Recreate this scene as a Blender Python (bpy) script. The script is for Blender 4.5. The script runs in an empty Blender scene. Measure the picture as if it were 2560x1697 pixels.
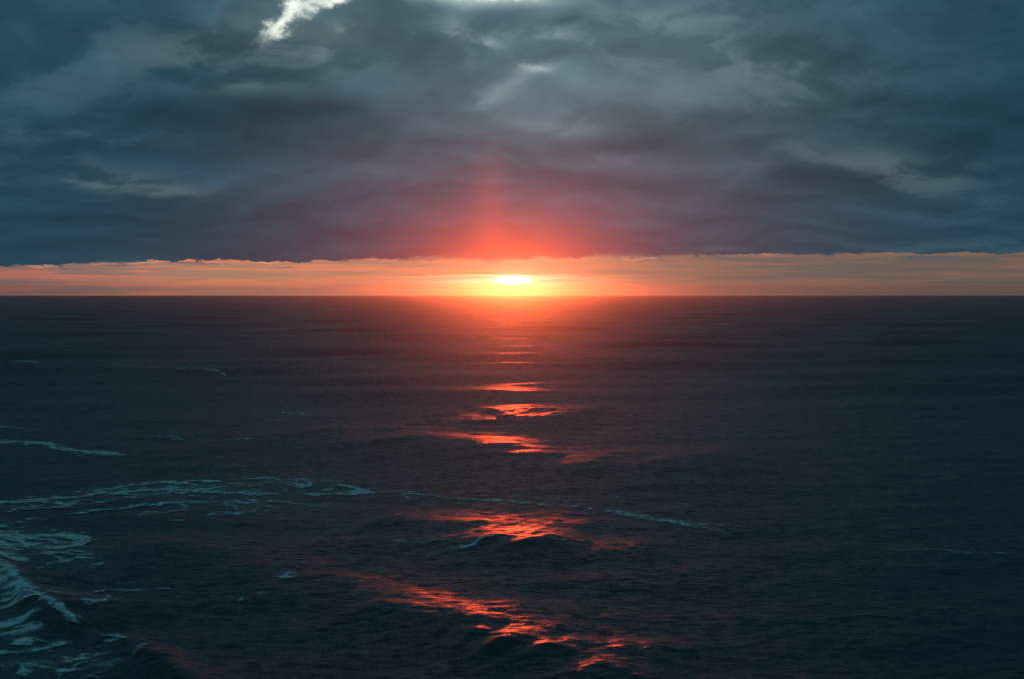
import bpy, math, random
import numpy as np

S = bpy.context.scene
R = math.radians

# ------------------------------------------------------------------ camera
CAM_H = 40.0                       # metres above the mean sea level (a cliff top)
FPX = 3555.0                       # focal length in photo pixels (50 mm on 36 mm film)
HOR = math.degrees(math.atan(CAM_H / 9000.0))   # the sea's edge lies this many degrees under eye level
PITCH = math.atan(108.5 / FPX) + math.radians(HOR)     # slightly down
cam = bpy.data.cameras.new('camera')
cam.lens = 50.0
cam.sensor_width = 36.0
cam.clip_start = 0.5
cam.clip_end = 200000.0
cam_ob = bpy.data.objects.new('camera', cam)
S.collection.objects.link(cam_ob)
cam_ob.location = (0, 0, CAM_H)
cam_ob.rotation_euler = (math.pi / 2 - PITCH, 0, 0)
S.camera = cam_ob

# ------------------------------------------------------------------ exposure
S.view_settings.view_transform = 'Standard'
S.view_settings.look = 'None'
S.view_settings.exposure = 0.0
S.view_settings.gamma = 1.0
S.render.engine = 'CYCLES'
S.cycles.max_bounces = 5
S.cycles.sample_clamp_indirect = 0.0
S.cycles.use_denoising = True
S.cycles.denoising_prefilter = 'ACCURATE'
S.cycles.use_adaptive_sampling = False

# ------------------------------------------------------------------ node helpers
class NT:
    """short-hand for wiring maths in a node tree"""
    def __init__(self, tree):
        self.t = tree
        self.n = tree.nodes
        self.l = tree.links
    def put(self, sock, v):
        if isinstance(v, bpy.types.NodeSocket):
            self.l.new(v, sock)
        elif v is not None:
            sock.default_value = v
    def m(self, op, a, b=None, c=None, clamp=False):
        n = self.n.new('ShaderNodeMath')
        n.operation = op
        n.use_clamp = clamp
        for i, v in enumerate((a, b, c)):
            if v is not None:
                self.put(n.inputs[i], v)
        return n.outputs[0]
    def add(self, a, b): return self.m('ADD', a, b)
    def sub(self, a, b): return self.m('SUBTRACT', a, b)
    def mul(self, a, b): return self.m('MULTIPLY', a, b)
    def div(self, a, b): return self.m('DIVIDE', a, b)
    def vec(self, op, a, b=None, scale=None):
        n = self.n.new('ShaderNodeVectorMath')
        n.operation = op
        self.put(n.inputs[0], a)
        if b is not None:
            self.put(n.inputs[1], b)
        if scale is not None:
            self.put(n.inputs['Scale'], scale)
        return n.outputs['Value'] if op in ('LENGTH', 'DOT_PRODUCT', 'DISTANCE') else n.outputs[0]
    def xyz(self, x, y, z=0.0):
        n = self.n.new('ShaderNodeCombineXYZ')
        for i, v in enumerate((x, y, z)):
            self.put(n.inputs[i], v)
        return n.outputs[0]
    def sep(self, v):
        n = self.n.new('ShaderNodeSeparateXYZ')
        self.put(n.inputs[0], v)
        return n.outputs
    def noise(self, v, scale=1.0, detail=4.0, rough=0.5, dist=0.0, color=False, dims='3D'):
        n = self.n.new('ShaderNodeTexNoise')
        n.noise_dimensions = dims
        self.put(n.inputs['Vector'], v)
        n.inputs['Scale'].default_value = scale
        n.inputs['Detail'].default_value = detail
        n.inputs['Roughness'].default_value = rough
        n.inputs['Distortion'].default_value = dist
        return n.outputs['Color'] if color else n.outputs['Fac']
    def step(self, v, a, b, lo=0.0, hi=1.0):
        n = self.n.new('ShaderNodeMapRange')
        n.interpolation_type = 'SMOOTHSTEP'
        self.put(n.inputs['Value'], v)
        self.put(n.inputs['From Min'], a)
        self.put(n.inputs['From Max'], b)
        self.put(n.inputs['To Min'], lo)
        self.put(n.inputs['To Max'], hi)
        return n.outputs['Result']
    def lin(self, v, a, b, lo=0.0, hi=1.0):
        n = self.n.new('ShaderNodeMapRange')
        self.put(n.inputs['Value'], v)
        self.put(n.inputs['From Min'], a)
        self.put(n.inputs['From Max'], b)
        self.put(n.inputs['To Min'], lo)
        self.put(n.inputs['To Max'], hi)
        return n.outputs['Result']
    def gauss(self, u, v, cu, cv, su, sv, rot=0.0, power=1.0):
        """bell centred on azimuth cu, elevation cv"""
        du, dv = self.sub(u, cu), self.sub(v, cv)
        if rot:
            c, s = math.cos(R(rot)), math.sin(R(rot))
            du, dv = self.add(self.mul(du, c), self.mul(dv, s)), self.sub(self.mul(dv, c), self.mul(du, s))
        q = self.add(self.m('POWER', self.m('ABSOLUTE', self.mul(du, 1 / su)), 2.0),
                     self.m('POWER', self.m('ABSOLUTE', self.mul(dv, 1 / sv)), 2.0))
        if power != 1.0:
            q = self.m('POWER', q, power)
        return self.m('EXPONENT', self.mul(q, -1.0))
    def mix(self, f, a, b):
        n = self.n.new('ShaderNodeMix')
        n.data_type = 'RGBA'
        n.clamp_factor = True
        self.put(n.inputs[0], f)
        self.put(n.inputs[6], a if isinstance(a, bpy.types.NodeSocket) else (*a, 1.0))
        self.put(n.inputs[7], b if isinstance(b, bpy.types.NodeSocket) else (*b, 1.0))
        return n.outputs[2]
    def scale(self, col, f):
        """colour * factor"""
        return self.vec('SCALE', col if isinstance(col, bpy.types.NodeSocket) else tuple(col), scale=f)
    def plus(self, a, b): return self.vec('ADD', a, b)

def srgb(r, g, b):
    f = lambda c: (c / 255 / 12.92) if c / 255 <= 0.04045 else ((c / 255 + 0.055) / 1.055) ** 2.4
    return (f(r), f(g), f(b))

# photo position -> azimuth / elevation of that direction (degrees)
def az_el(px, py):
    x, y = (px - 1280) / FPX, (848.5 - py) / FPX
    d = (x, math.cos(PITCH) + y * math.sin(PITCH), -math.sin(PITCH) + y * math.cos(PITCH))
    n = math.sqrt(sum(c * c for c in d))
    return math.degrees(math.atan2(d[0], d[1])), math.degrees(math.asin(d[2] / n)) + HOR

# ------------------------------------------------------------------ world: overcast evening sky with a clear strip
SUN_EL, SUN_AZ = 0.62, 0.05
world = bpy.data.worlds.new('World')
S.world = world
world.use_nodes = True
wt = NT(world.node_tree)
wt.n.clear()
tc = wt.n.new('ShaderNodeTexCoord').outputs['Generated']
D = wt.vec('NORMALIZE', tc)
dx, dy, dz = wt.sep(D)
U = wt.mul(wt.m('ARCTAN2', dx, dy), 180 / math.pi)          # azimuth, degrees right of the view
V = wt.add(wt.mul(wt.m('ARCSINE', dz), 180 / math.pi), HOR)     # degrees above the visible horizon
UV = wt.xyz(U, V)
# domain warps
def nz(v, off, sc, detail=4, rough=0.5, color=False):
    return wt.noise(wt.vec('MULTIPLY', wt.vec('ADD', v, (*off, 0)), (*sc, 1)), 1.0, detail, rough, color=color)
w1 = wt.vec('SUBTRACT', nz(UV, (5, 9), (0.11, 0.30), 2, 0.5, True), (0.5, 0.5, 0.5))
w2 = wt.vec('SUBTRACT', nz(UV, (15, 2), (0.45, 1.0), 3, 0.5, True), (0.5, 0.5, 0.5))
UVw = wt.plus(UV, wt.plus(wt.vec('MULTIPLY', w1, (5.0, 2.0, 0)), wt.vec('MULTIPLY', w2, (1.6, 0.45, 0))))
Uw, Vw, _ = wt.sep(UVw)
# lumps get flatter and finer towards the horizon: the deck is seen from below
Vp = wt.mul(wt.m('LOGARITHM', wt.add(wt.m('MAXIMUM', Vw, 0.0), 2.2), math.e), 7.0)
Q = wt.xyz(Uw, Vp)
n_big = nz(Q, (3.1, 8.2), (0.10, 0.32), 3, 0.5)
lump = nz(Q, (31.7, 4.2), (0.20, 0.62), 5, 0.52)
lump_up = nz(Q, (31.7, 4.2 + 0.42), (0.20, 0.62), 5, 0.52)
fine = nz(Q, (3.7, 14.2), (0.55, 1.9), 7, 0.6)
relief = wt.sub(lump, lump_up)                         # pale upper rims, dark undersides
tex = wt.add(wt.add(wt.mul(wt.sub(n_big, 0.5), 1.7), wt.mul(wt.sub(lump, 0.5), 1.1)),
             wt.add(wt.mul(relief, 3.0), wt.mul(wt.sub(fine, 0.5), 0.85)))
tex = wt.m('EXPONENT', wt.mul(tex, wt.step(V, 0.5, 6.0, 0.25, 0.37)))
n_fin = lump

def G(*a, **k): return wt.gauss(Uw, Vw, *a, **k)
def G0(*a, **k): return wt.gauss(U, V, *a, **k)

# thick cloud: teal at the sides, paler towards the top centre, brown-violet over the sun
deck = wt.scale(srgb(34, 71, 87), 1.0)
deck = wt.plus(deck, wt.scale((0.066, 0.076, 0.074), G0(2.5, 8.0, 10.0, 5.0)))
deck = wt.plus(deck, wt.scale((0.018, 0.028, 0.032), G0(-1.0, 13.0, 16.0, 4.0)))
deck = wt.vec('MULTIPLY', deck, wt.mix(G0(0.5, 1.0, 14.0, 4.6), (1, 1, 1), (1.95, 0.84, 0.85)))
for px, py, su, sv, amp in ((640, 275, 5.5, 0.7, 0.35), (520, 110, 3.5, 1.0, 0.25), (760, 350, 5.0, 0.9, 0.20), (260, 580, 6.0, 1.0, 0.15),
                            (2080, 445, 3.0, 0.5, 0.25), (2450, 300, 3.5, 2.5, 0.28), (2000, 110, 3.0, 0.8, 0.18), (1690, 330, 3.2, 0.8, 0.22),
                            (1480, 440, 5.0, 0.7, 0.18), (700, 530, 6.0, 0.9, 0.12), (1420, 70, 1.6, 0.35, 0.22), (900, 60, 2.0, 0.6, 0.15)):
    a, e = az_el(px, py)
    deck = wt.scale(deck, wt.sub(1.0, wt.mul(G(a, e, su, sv), amp)))
deck = wt.scale(deck, tex)
# paler patches where the cover thins, placed as azimuth / elevation
cream = (0.24, 0.27, 0.25)
soft = wt.add(0.2, wt.mul(wt.step(wt.add(lump, wt.mul(relief, 2.5)), 0.35, 0.75), 1.5))
for px, py, su, sv, rot, amp in (
        (1370, 188, 0.9, 0.24, 4, 0.55), (1260, 222, 0.9, 0.30, 20, 0.22),
        (1130, 95, 0.8, 0.9, -50, 0.20), (1230, 115, 1.2, 0.28, -18, 0.38), (1240, 10, 2.4, 0.35, 0, 0.95),
        (800, 75, 1.8, 0.35, -3, 0.42), (760, 120, 3.0, 0.9, 0, 0.13), (1500, 115, 3.2, 0.35, -3, 0.22), (1620, 60, 3.4, 0.7, 4, 0.14),
        (1850, 150, 4.5, 0.8, -3, 0.12), (230, 435, 3.0, 0.45, -5, 0.13), (430, 470, 2.2, 0.28, -4, 0.09),
        (2180, 395, 3.0, 0.50, 0, 0.08), (2250, 450, 2.2, 0.9, -10, 0.09), (1340, 300, 1.6, 0.35, -10, 0.08),
        (450, 135, 3.5, 0.9, 3, 0.10), (630, 225, 1.8, 0.35, 5, 0.09), (60, 210, 3.5, 1.0, 0, 0.05), (1800, 230, 5.0, 1.0, 3, 0.06),
        (150, 330, 5.0, 0.4, 0, 0.05), (2400, 620, 5.0, 0.5, 0, 0.04), (1750, 610, 3.0, 0.25, 0, 0.07)):
    a, e = az_el(px, py)
    deck = wt.plus(deck, wt.scale(cream, wt.mul(wt.mul(G(a, e, su, sv, rot), amp), soft)))
# ragged hole through which the bright upper sky shows
wh = wt.vec('SUBTRACT', nz(UV, (2, 7), (1.3, 1.6), 5, 0.6, True), (0.5, 0.5, 0.5))
Uh, Vh, _ = wt.sep(wt.plus(UV, wt.vec('MULTIPLY', wh, (1.7, 1.2, 0))))
nh = nz(UV, (7.1, 1.3), (1.5, 1.9), 4, 0.55)
hole = 0.0
for px, py, su, sv, rot, amp in ((700, 62, 0.90, 0.34, 42, 1.0), (742, 28, 0.95, 0.40, 32, 1.0), (835, -6, 1.6, 0.28, 10, 0.95), (1250, -14, 2.4, 0.30, 0, 0.62)):
    a, e = az_el(px, py)
    hole = wt.m('MAXIMUM', hole, wt.mul(wt.gauss(Uh, Vh, a, e, su, sv, rot), amp))
hole_m = wt.add(hole, wt.mul(wt.sub(nh, 0.5), 0.42))
deck = wt.plus(deck, wt.scale((0.10, 0.125, 0.115), wt.step(hole, 0.0, 0.8)))
a, e = az_el(760, 45)
deck = wt.plus(deck, wt.scale((0.05, 0.06, 0.055), wt.gauss(Uh, Vh, a, e, 3.2, 1.1)))
deck = wt.plus(deck, wt.scale((0.85, 0.86, 0.72), wt.mul(wt.step(hole_m, 0.12, 1.25), wt.add(0.35, wt.mul(nh, 1.1)))))
# light of the low sun scattered in the cloud edge over it
red = (0.62, 0.055, 0.012)
glow = G0(0.1, 1.0, 3.4, 1.8, power=0.9)
deck = wt.scale(deck, wt.sub(1.0, wt.mul(glow, 0.5)))
deck = wt.plus(deck, wt.scale(red, wt.mul(glow, 0.85)))
deck = wt.plus(deck, wt.scale(red, wt.mul(G0(-0.9, 3.0, 0.7, 2.2), 0.22)))
deck = wt.plus(deck, wt.scale((0.10, 0.016, 0.012), G0(-0.3, 1.6, 8.5, 4.0)))

# clear strip with long thin veils of high cloud
nb1 = nz(UV, (0, 0), (0.10, 3.0), 5, 0.55)
nb2 = nz(UV, (9, 3), (0.33, 7.5), 4, 0.55)
veil = wt.step(wt.add(nb1, wt.mul(wt.sub(nb2, 0.5), 0.35)), 0.40, 0.60)
bandL = wt.mix(veil, srgb(224, 138, 104), srgb(176, 130, 106))
bandF = wt.mix(veil, srgb(184, 112, 98), srgb(128, 104, 102))
bandR = wt.mix(veil, srgb(142, 110, 94), srgb(112, 102, 94))
band = wt.mix(wt.step(U, -20.0, -11.0), bandF, bandL)
band = wt.mix(wt.step(U, 0.0, 9.0), band, bandR)
band = wt.scale(band, wt.lin(U, 8, 20, 1.0, 0.80))
band = wt.plus(band, wt.scale((0.02, 0.06, 0.02), G0(SUN_AZ, SUN_EL, 4.0, 1.2)))
# bright lens of light round the sun, cut by a veil above and below
jag = wt.mul(wt.sub(nz(UV, (0, 0), (0.6, 2.0), 4, 0.6), 0.5), 0.30)
Vj = wt.add(V, jag)
lens = wt.mul(wt.step(Vj, 0.40, 0.46), wt.step(Vj, 0.84, 0.80))
lens = wt.mul(lens, wt.add(0.40, wt.mul(wt.step(nb2, 0.38, 0.62), 0.60)))
band = wt.plus(band, wt.scale((0.55, 0.66, 0.38), wt.mul(lens, G0(SUN_AZ - 0.3, 0.6, 2.6, 1.2))))
band = wt.plus(band, wt.scale((3.0, 3.2, 2.6), wt.mul(G0(SUN_AZ, SUN_EL, 0.50, 0.15), wt.add(0.5, wt.mul(lens, 0.6)))))
band = wt.plus(band, wt.scale((0.0, 0.06, 0.05), G0(SUN_AZ, SUN_EL, 1.2, 0.7)))

# lower edge of the cloud deck
ne = nz(UV, (0, 0), (0.30, 0.5), 6, 0.6)
ne2 = nz(UV, (40, 0), (1.3, 4.0), 5, 0.62)
edge = wt.add(wt.lin(U, -20, -12, 1.10, 1.40), wt.lin(U, -2, 8, 0.0, 0.22))
edge = wt.add(edge, wt.mul(wt.sub(ne, 0.5), 0.55))
edge = wt.add(edge, wt.mul(wt.sub(ne2, 0.53), 0.42))
soften = wt.add(0.04, wt.mul(wt.step(nz(UV, (70, 0), (0.25, 0.3), 2), 0.42, 0.62), 0.20))
cover = wt.step(wt.div(wt.sub(V, edge), soften), -0.4, 1.0)
# small dark shreds hanging under the edge
shred = wt.mul(wt.step(nz(UV, (80, 5), (0.55, 5.5), 4, 0.6), 0.53, 0.64), wt.step(V, wt.sub(edge, 0.42), wt.sub(edge, 0.08)))
band = wt.mix(wt.mul(shred, 0.55), band, wt.scale(deck, 1.5))
# sunlit rims of the lowest cloud, in places
rim = wt.mul(wt.gauss(U, wt.sub(V, edge), 0, -0.02, 400, 0.04), wt.step(nz(UV, (90, 0), (0.5, 0.2), 3), 0.52, 0.66))
band = wt.plus(band, wt.scale((0.30, 0.13, 0.06), rim))
deck = wt.scale(deck, wt.step(V, 40.0, 75.0, 1.0, 2.6))      # overhead sky, out of view, brightened to light the foam
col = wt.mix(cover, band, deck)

sky = wt.n.new('ShaderNodeTexSky')
sky.sky_type = 'NISHITA'
sky.sun_disc = False
sky.sun_elevation = R(SUN_EL - HOR)
sky.sun_rotation = R(SUN_AZ)
col = wt.plus(col, wt.scale(sky.outputs[0], wt.mul(wt.sub(1.0, cover), 0.0005)))
# below the horizon: dark
col = wt.mix(wt.step(V, -0.3, -0.1), (0.004, 0.009, 0.012), col)
bg = wt.n.new('ShaderNodeBackground')
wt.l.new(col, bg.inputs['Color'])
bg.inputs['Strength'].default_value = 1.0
wo = wt.n.new('ShaderNodeOutputWorld')
wt.l.new(bg.outputs[0], wo.inputs['Surface'])
world.cycles.sampling_method = 'MANUAL'
world.cycles.sample_map_resolution = 2048

# ------------------------------------------------------------------ sun
sl = bpy.data.lights.new('sun', 'SUN')
sl.energy = 0.42
sl.angle = R(1.4)
sl.color = (1.0, 0.080, 0.016)
sun = bpy.data.objects.new('sun', sl)
S.collection.objects.link(sun)
sun.location = (0, 3000, 200)
sun.rotation_euler = (math.pi / 2 - R(SUN_EL - HOR), 0, math.pi - R(SUN_AZ))

# ------------------------------------------------------------------ haze added over the sea to make the red glow round the sun
hm = bpy.data.materials.new('glow_haze')
hm.use_nodes = True
ht = NT(hm.node_tree)
ht.n.clear()
pv = ht.n.new('ShaderNodeVolumePrincipled')
pv.inputs['Color'].default_value = (0.62, 0.92, 1.0, 1)
pv.inputs['Density'].default_value = 7.8e-5
pv.inputs['Anisotropy'].default_value = 0.957
ho = ht.n.new('ShaderNodeOutputMaterial')
ht.l.new(pv.outputs[0], ho.inputs['Volume'])
hx, hy0, hy1, hz0, hz1 = 15500.0, -400.0, 9400.0, -8.0, CAM_H + 20
hme = bpy.data.meshes.new('haze')
hme.from_pydata([(x, y, z) for z in (hz0, hz1) for y in (hy0, hy1) for x in (-hx, hx)], [],
                [(0, 2, 3, 1), (4, 5, 7, 6), (0, 1, 5, 4), (2, 6, 7, 3), (0, 4, 6, 2), (1, 3, 7, 5)])
hme.materials.append(hm)
haze = bpy.data.objects.new('haze', hme)
S.collection.objects.link(haze)
haze['kind'] = 'stuff'
haze['label'] = 'thin haze added over the sea to make the red glow round the low sun'
haze['category'] = 'haze'

# ------------------------------------------------------------------ sea surface
rng = np.random.default_rng(7)

def ground(px, py):
    """photo position -> point on the mean sea level"""
    x, y = (np.asarray(px, float) - 1280) / FPX, (848.5 - np.asarray(py, float)) / FPX
    dyy = math.cos(PITCH) + y * math.sin(PITCH)
    dzz = -math.sin(PITCH) + y * math.cos(PITCH)
    t = CAM_H / np.maximum(-dzz, 1e-5)
    return x * t, dyy * t

def hash2(ix, iy, seed):
    h = (ix.astype(np.int64) * 374761393 + iy.astype(np.int64) * 668265263 + seed * 1442695041) & 0xffffffff
    h = ((h ^ (h >> 13)) * 1274126177) & 0xffffffff
    return ((h ^ (h >> 16)) & 0xffff) / 65535.0

def vnoise(x, y, seed=0):
    x0, y0 = np.floor(x), np.floor(y)
    fx, fy = x - x0, y - y0
    fx, fy = fx * fx * (3 - 2 * fx), fy * fy * (3 - 2 * fy)
    a, b = hash2(x0, y0, seed), hash2(x0 + 1, y0, seed)
    c, d = hash2(x0, y0 + 1, seed), hash2(x0 + 1, y0 + 1, seed)
    return (a * (1 - fx) + b * fx) * (1 - fy) + (c * (1 - fx) + d * fx) * fy

def fbm(x, y, seed=0, octaves=4, gain=0.5):
    s, a, t = 0.0, 1.0, 0.0
    for k in range(octaves):
        s = s + a * vnoise(x * 2 ** k, y * 2 ** k, seed + k * 17)
        t += a
        a *= gain
    return s / t

# wind sea: many sine trains, mostly running towards the shore (from the upper left of the view to the lower right)
WAVES = []
for i in range(84):
    lam = 1.6 * (60 / 1.6) ** rng.random()
    ang = R(-90 + 14) + rng.normal(0, R(30 if lam < 20 else 16))
    slope = 0.009 if lam < 6 else (0.0055 if lam < 25 else 0.003)
    WAVES.append((lam, ang, slope * lam / (2 * math.pi), rng.random() * 6.283))

# swell crests: photo points of the crest, height, width of the far face, width of the near face
RIDGES = [
    ([(1180, 1029), (1270, 1027), (1400, 1030), (1500, 1033)], 1.0, 40, 30),
    ([(1080, 1048), (1220, 1054), (1330, 1058), (1480, 1060)], 1.6, 34, 26),
    ([(700, 1075), (950, 1092), (1120, 1110), (1280, 1138), (1450, 1152), (1650, 1160), (2000, 1168)], 2.2, 30, 24),
    ([(900, 1300), (1080, 1312), (1180, 1328), (1290, 1338), (1380, 1342), (1500, 1346)], 1.1, 15, 12),
    ([(1180, 1352), (1310, 1372), (1420, 1378), (1560, 1380), (1700, 1376)], 1.0, 8, 7),
    ([(300, 1340), (520, 1392), (700, 1440), (860, 1478), (980, 1505), (1100, 1522), (1300, 1535), (1500, 1540)], 1.0, 9, 9),
    ([(860, 1530), (1080, 1558), (1200, 1566), (1340, 1574), (1480, 1580)], 0.8, 7, 7),
    ([(1130, 1590), (1240, 1600), (1330, 1612), (1480, 1625), (1700, 1632)], 0.7, 5, 6),
    ([(1180, 1622), (1300, 1640), (1400, 1662), (1500, 1684), (1650, 1720)], 1.0, 5, 6),
    ([(-300, 1250), (-120, 1360), (0, 1440), (53, 1484), (89, 1511), (146, 1545), (205, 1576), (250, 1600)], 2.1, 7, 1.5),
    ([(210, 1600), (270, 1612), (320, 1632), (370, 1664), (440, 1700), (560, 1760)], 1.0, 5, 1.4),
]

def seg_dist(x, y, pts):
    """signed distance across (+ = far side) and position along a polyline"""
    best = np.full(x.shape, 1e9)
    sgn = np.zeros(x.shape)
    along = np.zeros(x.shape)
    total = 0.0
    L = [math.dist(pts[i], pts[i + 1]) for i in range(len(pts) - 1)]
    for i in range(len(pts) - 1):
        (ax, ay), (bx, by) = pts[i], pts[i + 1]
        vx, vy = (bx - ax) / L[i], (by - ay) / L[i]
        t = np.clip((x - ax) * vx + (y - ay) * vy, 0, L[i])
        qx, qy = x - ax - vx * t, y - ay - vy * t
        d = np.hypot(qx, qy)
        m = d < best
        best = np.where(m, d, best)
        sgn = np.where(m, np.where(qy * vx - qx * vy >= 0, 1.0, -1.0), sgn)
        along = np.where(m, total + t, along)
        total += L[i]
    return best * sgn, along / total

RPTS = []
for pl, A, wb, wf in RIDGES:
    gx, gy = ground([p[0] for p in pl], [p[1] for p in pl])
    RPTS.append((list(zip(gx.tolist(), gy.tolist())), A, wb, wf))

def sea_height(x, y, spacing=None):
    """height of the water and the wave slope the mesh is too coarse to carry"""
    dist = np.hypot(x, y)
    h = np.zeros_like(x)
    lost = np.zeros_like(x)
    wob = 1 + 0.6 * (fbm(x / 45, y / 45, 3, 2) - 0.5)
    for lam, ang, amp, ph in WAVES:
        k = 2 * math.pi / lam
        fade = np.ones_like(x) if spacing is None else np.clip((lam / np.maximum(spacing, 1e-3) - 2.5) / 2.5, 0, 1)
        h += amp * fade * np.sin(k * (x * math.cos(ang) + y * math.sin(ang)) + ph) * wob
        lost += ((1 - fade) * amp * k) ** 2 * 0.5
    # long swell far out, where single crests cannot be told apart
    far = np.clip((dist - 430) / 250, 0, 1)
    for lam, ang, amp, ph in ((95, -80, 0.75, 0.3), (131, -68, 0.75, 2.0), (73, -98, 0.5, 4.0), (84, -57, 0.5, 1.0), (109, -110, 0.55, 5.1), (171, -88, 0.7, 3.3), (66, -76, 0.4, 0.9)):
        k = 2 * math.pi / lam
        fade = np.ones_like(x) if spacing is None else np.clip((lam / np.maximum(spacing, 1e-3) - 2.5) / 2.5, 0, 1)
        h += amp * far * fade * np.sin(k * (x * math.cos(R(ang)) + y * math.sin(R(ang))) + ph)
    near = dist < 900
    xn, yn = x[near], y[near]
    hn = np.zeros_like(xn)
    for j, (pts, A, wb, wf) in enumerate(RPTS):
        wobx = (fbm(xn / (wb * 1.6), yn / (wb * 1.6), 50 + j, 4, 0.55) - 0.5)
        s, al = seg_dist(xn, yn, pts)
        s = s + wobx * wb * 1.1
        w = np.where(s > 0, wb, wf * 1.7)
        prof = 1.0 / (1.0 + (s / w) ** 2) ** 1.6
        ends = np.clip(al / 0.12, 0, 1) * np.clip((1 - al) / 0.12, 0, 1)
        mod = 0.7 + 0.6 * fbm(al * 9, al * 0 + j, 90 + j, 3)
        hn += A * prof * ends * mod
    h[near] += hn * 0.8
    return h, lost

def add_mesh(name, co, faces, mat, attrs=None, smooth=True):
    me = bpy.data.meshes.new(name)
    me.vertices.add(len(co))
    me.vertices.foreach_set('co', co.astype(np.float32).ravel())
    nf = len(faces)
    me.loops.add(nf * 4)
    me.polygons.add(nf)
    me.loops.foreach_set('vertex_index', faces.astype(np.int32).ravel())
    me.polygons.foreach_set('loop_start', np.arange(0, nf * 4, 4, dtype=np.int32))
    me.polygons.foreach_set('loop_total', np.full(nf, 4, dtype=np.int32))
    me.update(calc_edges=True)
    me.polygons.foreach_set('use_smooth', np.full(nf, smooth))
    for k, v in (attrs or {}).items():
        at = me.attributes.new(k, 'FLOAT', 'POINT')
        at.data.foreach_set('value', v.astype(np.float32).ravel())
    me.materials.append(mat)
    me.validate()
    o = bpy.data.objects.new(name, me)
    S.collection.objects.link(o)
    return o

def grid_faces(nr, nc, keep=None):
    i = np.arange(nr - 1)[:, None] * nc + np.arange(nc - 1)[None, :]
    f = np.stack([i, i + 1, i + nc + 1, i + nc], -1).reshape(-1, 4)
    return f if keep is None else f[keep.reshape(-1)]

# water material: dark body, Fresnel reflection, ripples as true normal variation
mw = bpy.data.materials.new('sea_water')
mw.use_nodes = True
t = NT(mw.node_tree)
t.n.clear()
geo = t.n.new('ShaderNodeNewGeometry')
pos = geo.outputs['Position']
at = t.n.new('ShaderNodeAttribute')
at.attribute_name = 'ripple'
gust = t.noise(t.vec('MULTIPLY', pos, (1 / 170, 1 / 260, 1)), 1.0, 4, 0.55)
r1 = t.vec('SUBTRACT', t.noise(t.vec('MULTIPLY', pos, (0.55, 1.0, 1)), 0.9, 3, 0.6, color=True), (0.5, 0.5, 0.5))
r2 = t.vec('SUBTRACT', t.noise(t.vec('MULTIPLY', pos, (0.8, 1.3, 1)), 3.7, 2, 0.6, color=True), (0.5, 0.5, 0.5))
rp = t.plus(t.scale(r1, 0.55), t.scale(r2, 0.45))
amp = t.mul(at.outputs['Fac'], t.lin(gust, 0.3, 0.7, 0.5, 1.5))
rp = t.scale(t.vec('MULTIPLY', rp, (1, 1, 0)), amp)
nrm = t.vec('NORMALIZE', t.plus(geo.outputs['Normal'], rp))
pb = t.n.new('ShaderNodeBsdfPrincipled')
pb.inputs['Base Color'].default_value = (0.003, 0.020, 0.025, 1)
pb.inputs['IOR'].default_value = 1.333
t.l.new(nrm, pb.inputs['Normal'])
ar = t.n.new('ShaderNodeAttribute')
ar.attribute_name = 'surface_rough'
t.l.new(ar.outputs['Fac'], pb.inputs['Roughness'])
pb.inputs['Specular IOR Level'].default_value = 0.46
mo = t.n.new('ShaderNodeOutputMaterial')
t.l.new(pb.outputs[0], mo.inputs['Surface'])

# rows are closer together near the shore, wider far out
ys = np.concatenate([np.linspace(4200, 2050, 40)[:-1], np.linspace(2050, 1712, 60)[:-1], np.arange(1712, 1000, -1.6), np.arange(1000, 760, -1.3)])
_, yr = ground(np.full(len(ys), 1280.0), ys)
far = np.concatenate([np.arange(yr[yr < 760][-1] + 9, 2600, 11.0), np.arange(2600, 9000, 20.0), [9000.0]])
yr = np.concatenate([yr[yr < 760], far])
tn = np.concatenate([np.linspace(-1.6, -0.60, 90)[:-1], np.linspace(-0.60, 0.60, 1300), np.linspace(0.60, 1.6, 90)[1:]])
X = yr[:, None] * tn[None, :]
Y = np.repeat(yr[:, None], len(tn), 1)
dyr = np.gradient(yr)
spacing = np.maximum(np.repeat(dyr[:, None], len(tn), 1) * 0.8, np.abs(yr[:, None] * np.gradient(tn)[None, :]))
Hs, lost = sea_height(X, Y, spacing)
Hs *= np.clip((9000 - Y) / 1500, 0, 1)
dist = np.hypot(X, Y)
farf = np.clip((dist - 250) / 900, 0, 1)
ripple = 1.35 + 1.4 * farf
# waves too fine for the mesh are carried as surface roughness
srough = 0.36 - 0.02 * farf ** 0.7 + np.clip(lost * 4, 0, 0.06)
co = np.stack([X, Y, Hs], -1).reshape(-1, 3)
water = add_mesh('water', co, grid_faces(len(yr), len(tn)), mw, {'ripple': ripple, 'surface_rough': srough})
water['kind'] = 'structure'
water['label'] = 'dark open sea with low swell under the sunset sky'

# ------------------------------------------------------------------ foam
mf = bpy.data.materials.new('sea_foam')
mf.use_nodes = True
t = NT(mf.node_tree)
t.n.clear()
geo = t.n.new('ShaderNodeNewGeometry')
pos = geo.outputs['Position']
at = t.n.new('ShaderNodeAttribute')
at.attribute_name = 'foam_amount'
grain = t.noise(t.vec('MULTIPLY', pos, (1.1, 0.8, 1)), 1.0, 6, 0.7)
alpha = t.mul(at.outputs['Fac'], t.step(grain, 0.32, 0.60, 0.25, 1.25))
alpha = t.m('MINIMUM', alpha, 1.0)
df = t.n.new('ShaderNodeBsdfDiffuse')
df.inputs['Color'].default_value = (0.90, 0.93, 0.82, 1)
tr = t.n.new('ShaderNodeBsdfTransparent')
mx = t.n.new('ShaderNodeMixShader')
t.l.new(t.mul(alpha, 0.9), mx.inputs[0])
t.l.new(tr.outputs[0], mx.inputs[1])
t.l.new(df.outputs[0], mx.inputs[2])
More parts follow.
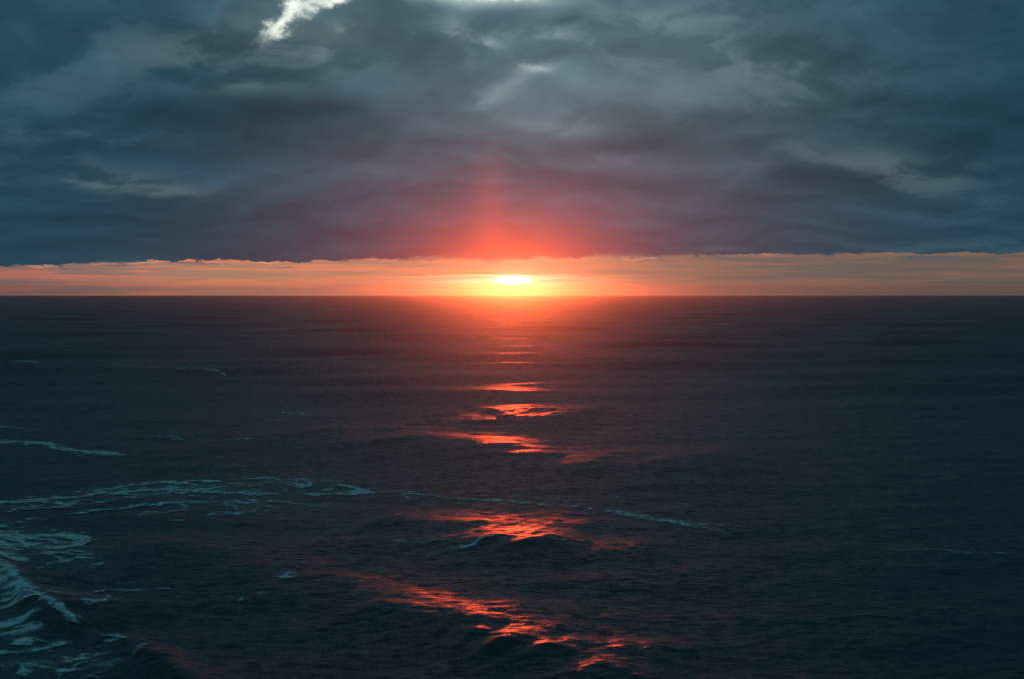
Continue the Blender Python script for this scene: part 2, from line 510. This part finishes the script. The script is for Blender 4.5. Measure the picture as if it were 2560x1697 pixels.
mo = t.n.new('ShaderNodeOutputMaterial')
t.l.new(mx.outputs[0], mo.inputs['Surface'])

def ridged(x, y, seed, octaves=4):
    s, a, tt = 0.0, 1.0, 0.0
    for k in range(octaves):
        s = s + a * (1 - np.abs(2 * vnoise(x * 2.03 ** k, y * 2.03 ** k, seed + 13 * k) - 1)) ** 2
        tt += a
        a *= 0.55
    return s / tt

def foam(name, label, strokes, blobs=()):
    """strokes: (photo points, half width in photo pixels, strength); blobs: (x, y, rx, ry, rot, strength)"""
    xs = [p[0] for s in strokes for p in s[0]] + [b[0] + q * b[2] * 1.8 for b in blobs for q in (-1, 1)]
    yy = [p[1] for s in strokes for p in s[0]] + [b[1] + q * b[3] * 1.8 for b in blobs for q in (-1, 1)]
    x0, x1, y0, y1 = max(min(xs) - 60, -300), max(xs) + 60, min(yy) - 18, max(yy) + 18
    gx = np.arange(x0, x1, 1.8)
    gy = np.arange(y1, y0, -0.9)
    PX, PY = np.meshgrid(gx, gy)
    Xf, Yf = ground(PX, PY)
    # drifting foam is drawn out into curling threads: a warped ridge pattern in metres
    wx = fbm(Xf / 14, Yf / 18, 11, 3) - 0.5
    wy = fbm(Xf / 14, Yf / 18, 29, 3) - 0.5
    A, B = Xf + wx * 12, Yf + wy * 16
    thread = ridged(A / 3.0 + B / 30, B / 2.6, 71)
    clump = np.clip((fbm(A / 2.4, B / 2.2, 83, 5, 0.62) - 0.5) * 1.5 + 0.5, 0, 1)
    pat = 0.55 * thread + 0.65 * clump - 0.10
    jx = (fbm(PX / 50, PY / 12, 11, 4, 0.6) - 0.5)
    jy = (fbm(PX / 45, PY / 10, 29, 5, 0.62) - 0.5)
    QX, QY = PX + jx * 26, PY + jy * 15
    dens = np.zeros_like(PX)
    base = np.zeros_like(PX)
    line = np.zeros_like(PX)
    for i, (pts, w, st) in enumerate(strokes):
        # seen at a grazing angle: a photo pixel downwards is far more water than one across
        s, al = seg_dist(QX, QY * 3, [(p[0], p[1] * 3) for p in pts])
        s = np.abs(s) / (w * 3)
        taper = np.clip(al / 0.15, 0, 1) * np.clip((1 - al) / 0.15, 0, 1)
        thick = 0.35 + 1.3 * fbm(al * len(pts) * 2.6, al * 0, 5 + i, 4)
        core = np.exp(-(s / (thick * (0.25 + 0.75 * taper))) ** 2) * st * taper ** 0.5
        skirt = np.exp(-(s / 2.6) ** 2) * st * taper * 0.5
        dens = np.maximum(dens, np.maximum(core * 1.2, skirt * 1.1))
        line = np.maximum(line, core)
    for bx, by, rx, ry, rot, st in blobs:
        c, s_ = math.cos(R(rot)), math.sin(R(rot))
        u, v = (QX - bx), (QY - by)
        u, v = u * c + v * s_, v * c - u * s_
        g = st * np.exp(-(u / rx) ** 2 - (v / ry) ** 2)
        dens = np.maximum(dens, g)
        base = np.maximum(base, g)
    th = 0.76 - 0.68 * dens
    a = np.clip((pat - th) / 0.50, 0, 1)
    a = a * a * (3 - 2 * a) * np.clip(dens * 4, 0, 1) * (0.55 + 0.45 * clump / 0.6)
    a = np.maximum(a, line ** 1.3 * (0.22 + 0.7 * clump))
    a = np.minimum(np.maximum(a * 1.35, base ** 1.5 * 0.22), 1.0)          # thin milky water between the threads
    Hf, _ = sea_height(Xf, Yf, np.interp(Yf, yr, dyr * 0.8))
    keep = np.maximum.reduce([a[:-1, :-1], a[1:, :-1], a[:-1, 1:], a[1:, 1:]]) > 0.02
    # the sheet follows the water and lies a few centimetres over it
    co = np.stack([Xf, Yf, Hf + 0.14], -1).reshape(-1, 3)
    fc = grid_faces(*PX.shape, keep=keep)
    used, inv = np.unique(fc, return_inverse=True)
    ob = add_mesh(name, co[used], inv.reshape(-1, 4), mf, {'foam_amount': a.reshape(-1)[used]})
    ob['kind'] = 'stuff'
    ob['label'] = label
    ob['category'] = 'foam'
    return ob

foam('sea_foam', 'broad lacy band of pale foam streaks crossing the left half of the sea', [
    ([(-60, 1262), (60, 1253), (130, 1248), (210, 1238), (290, 1221)], 3.2, 1.0),
    ([(210, 1226), (330, 1214), (400, 1208), (470, 1204), (570, 1207)], 2.6, 0.95),
    ([(230, 1236), (350, 1226), (480, 1226), (600, 1232), (720, 1238)], 3.4, 1.0),
    ([(590, 1195), (690, 1200), (790, 1203), (870, 1210)], 2.0, 0.8),
    ([(540, 1208), (650, 1212), (760, 1206)], 1.2, 0.6),
    ([(830, 1212), (890, 1222), (945, 1236)], 2.4, 0.95),
    ([(740, 1235), (830, 1238), (900, 1234)], 2.0, 0.7),
    ([(140, 1290), (215, 1283), (270, 1271), (380, 1262), (470, 1256), (540, 1256)], 2.2, 0.85),
    ([(-40, 1285), (60, 1274), (200, 1262), (300, 1250), (400, 1242)], 1.8, 0.75),
    ([(330, 1298), (380, 1287), (440, 1281), (490, 1270)], 2.2, 0.85),
    ([(440, 1262), (560, 1256), (690, 1257), (810, 1262)], 2.2, 0.65),
    ([(500, 1292), (590, 1284), (660, 1272)], 1.8, 0.55),
    ([(550, 1166), (580, 1168), (620, 1172)], 1.2, 0.5),
    ([(745, 1203), (762, 1207), (774, 1217)], 2.0, 0.8),
    ([(930, 1228), (1000, 1229), (1050, 1232)], 1.3, 0.6),
    ([(1005, 1236), (1014, 1243), (1022, 1254)], 2.0, 0.6),
    ([(625, 1254), (670, 1256), (722, 1255)], 1.8, 0.9),
    ([(770, 1264), (815, 1265)], 1.6, 0.7), ([(515, 1288), (570, 1284), (622, 1285)], 1.8, 0.8),
    ([(440, 1258), (462, 1265), (480, 1271)], 3.0, 0.9), ([(400, 1303), (466, 1302)], 2.2, 0.7),
    ([(60, 1302), (120, 1299)], 1.6, 0.7)],
    [(430, 1226, 300, 17, -1, 0.68), (120, 1262, 190, 16, -3, 0.5), (760, 1216, 180, 16, 3, 0.5), (905, 1232, 40, 7, 0, 0.9), (560, 1262, 300, 26, 3, 0.42)])
foam('sea_foam', 'long thin line of foam curving across the middle towards the right', [
    ([(930, 1226), (1040, 1238), (1150, 1248), (1280, 1256), (1400, 1266), (1520, 1281), (1640, 1298), (1750, 1319), (1870, 1348)], 1.7, 0.72),
    ([(1500, 1281), (1640, 1304), (1760, 1312), (1900, 1318)], 1.6, 0.5)],
    [(1330, 1262, 90, 4, 4, 0.5)])
foam('sea_foam', 'wide pale patch of churned foam against the left edge', [
    ([(-60, 1350), (80, 1345), (160, 1338), (250, 1350)], 5, 0.95),
    ([(-60, 1378), (60, 1370), (150, 1372)], 6, 0.9),
    ([(-60, 1415), (20, 1413), (80, 1412)], 6, 1.0)],
    [(10, 1352, 170, 42, 0, 0.74), (-20, 1400, 110, 36, 0, 0.82), (130, 1384, 180, 60, 8, 0.56)])
foam('sea_foam', 'foam on the crest of the breaking wave at lower left', [
    ([(-20, 1420), (30, 1455), (60, 1488), (110, 1505)], 6, 1.0),
    ([(55, 1496), (100, 1520), (135, 1540), (170, 1560), (198, 1572)], 4.2, 1.0),
    ([(100, 1504), (150, 1512), (200, 1510)], 2.2, 0.7)],
    [(20, 1480, 80, 40, 30, 1.0), (160, 1548, 40, 9, 28, 0.9), (190, 1500, 120, 18, 4, 0.5)])
foam('sea_foam', 'streaky foam trailing in front of the breaking wave at lower left', [
    ([(-40, 1530), (30, 1522), (70, 1508)], 4, 0.75),
    ([(-40, 1634), (40, 1632), (110, 1622), (150, 1610), (190, 1608)], 5, 0.9),
    ([(250, 1598), (290, 1602), (315, 1614)], 2.5, 0.85),
    ([(-40, 1675), (80, 1660), (190, 1650), (300, 1634)], 5, 0.6),
    ([(130, 1690), (220, 1672), (320, 1650)], 5, 0.6),
    ([(-40, 1590), (60, 1585), (120, 1572)], 4, 0.55),
    ([(140, 1683), (180, 1679), (220, 1678)], 3, 0.8), ([(280, 1666), (330, 1646), (370, 1622)], 3, 0.5)],
    [(20, 1580, 150, 60, 0, 0.55), (60, 1665, 280, 46, -6, 0.58), (50, 1605, 46, 12, 0, 0.9)])
foam('sea_foam', 'short bent foam streak near the left edge above the broad foam band', [
    ([(-60, 1102), (70, 1107), (125, 1111), (160, 1126), (225, 1131), (330, 1138)], 2.6, 0.95)],
    [(165, 1124, 32, 6, 20, 0.9)])
foam('sea_foam', 'very thin faint foam line far out on the left', [
    ([(-60, 898), (120, 903), (300, 916), (470, 928), (640, 942)], 1.0, 0.5)])
foam('sea_foam', 'faint thin foam line between the short streak and the far line on the left', [
    ([(-60, 1065), (60, 1069), (130, 1071)], 1.3, 0.6)])
foam('sea_foam', 'small scattered foam flecks left of the reflected glow', [
    ([(690, 1031), (750, 1034), (805, 1037)], 1.6, 0.7),
    ([(340, 1090), (560, 1101), (690, 1103)], 1.0, 0.5), ([(640, 1050), (720, 1048)], 1.1, 0.5)])
foam('sea_foam', 'slanting foam wisps among the orange glints in the middle', [
    ([(1040, 1400), (1130, 1384), (1225, 1366), (1290, 1352), (1350, 1344)], 1.8, 0.5),
    ([(1220, 1362), (1260, 1355), (1330, 1348)], 1.6, 0.7),
    ([(940, 1360), (1060, 1366), (1180, 1360)], 1.6, 0.45),
    ([(1040, 1284), (1110, 1288), (1200, 1300)], 2.0, 0.4)])
foam('sea_foam', 'isolated foam specks on the dark swell left of the nearest glints', [
    ([(705, 1466), (722, 1450), (740, 1440)], 3.4, 0.9),
    ([(590, 1510), (605, 1507)], 2.6, 0.8), ([(640, 1500), (675, 1490)], 2.2, 0.6),
    ([(745, 1416), (765, 1412)], 2.2, 0.6)])
foam('sea_foam', 'two short foam dashes right of the breaking wave', [
    ([(200, 1526), (230, 1524), (275, 1518)], 3.6, 0.9),
    ([(150, 1498), (220, 1487), (300, 1480), (445, 1482)], 1.8, 0.6)])
foam('sea_foam', 'lone faint foam streak near the right edge', [
    ([(2180, 1372), (2320, 1376), (2410, 1383), (2550, 1386)], 1.4, 0.5)])
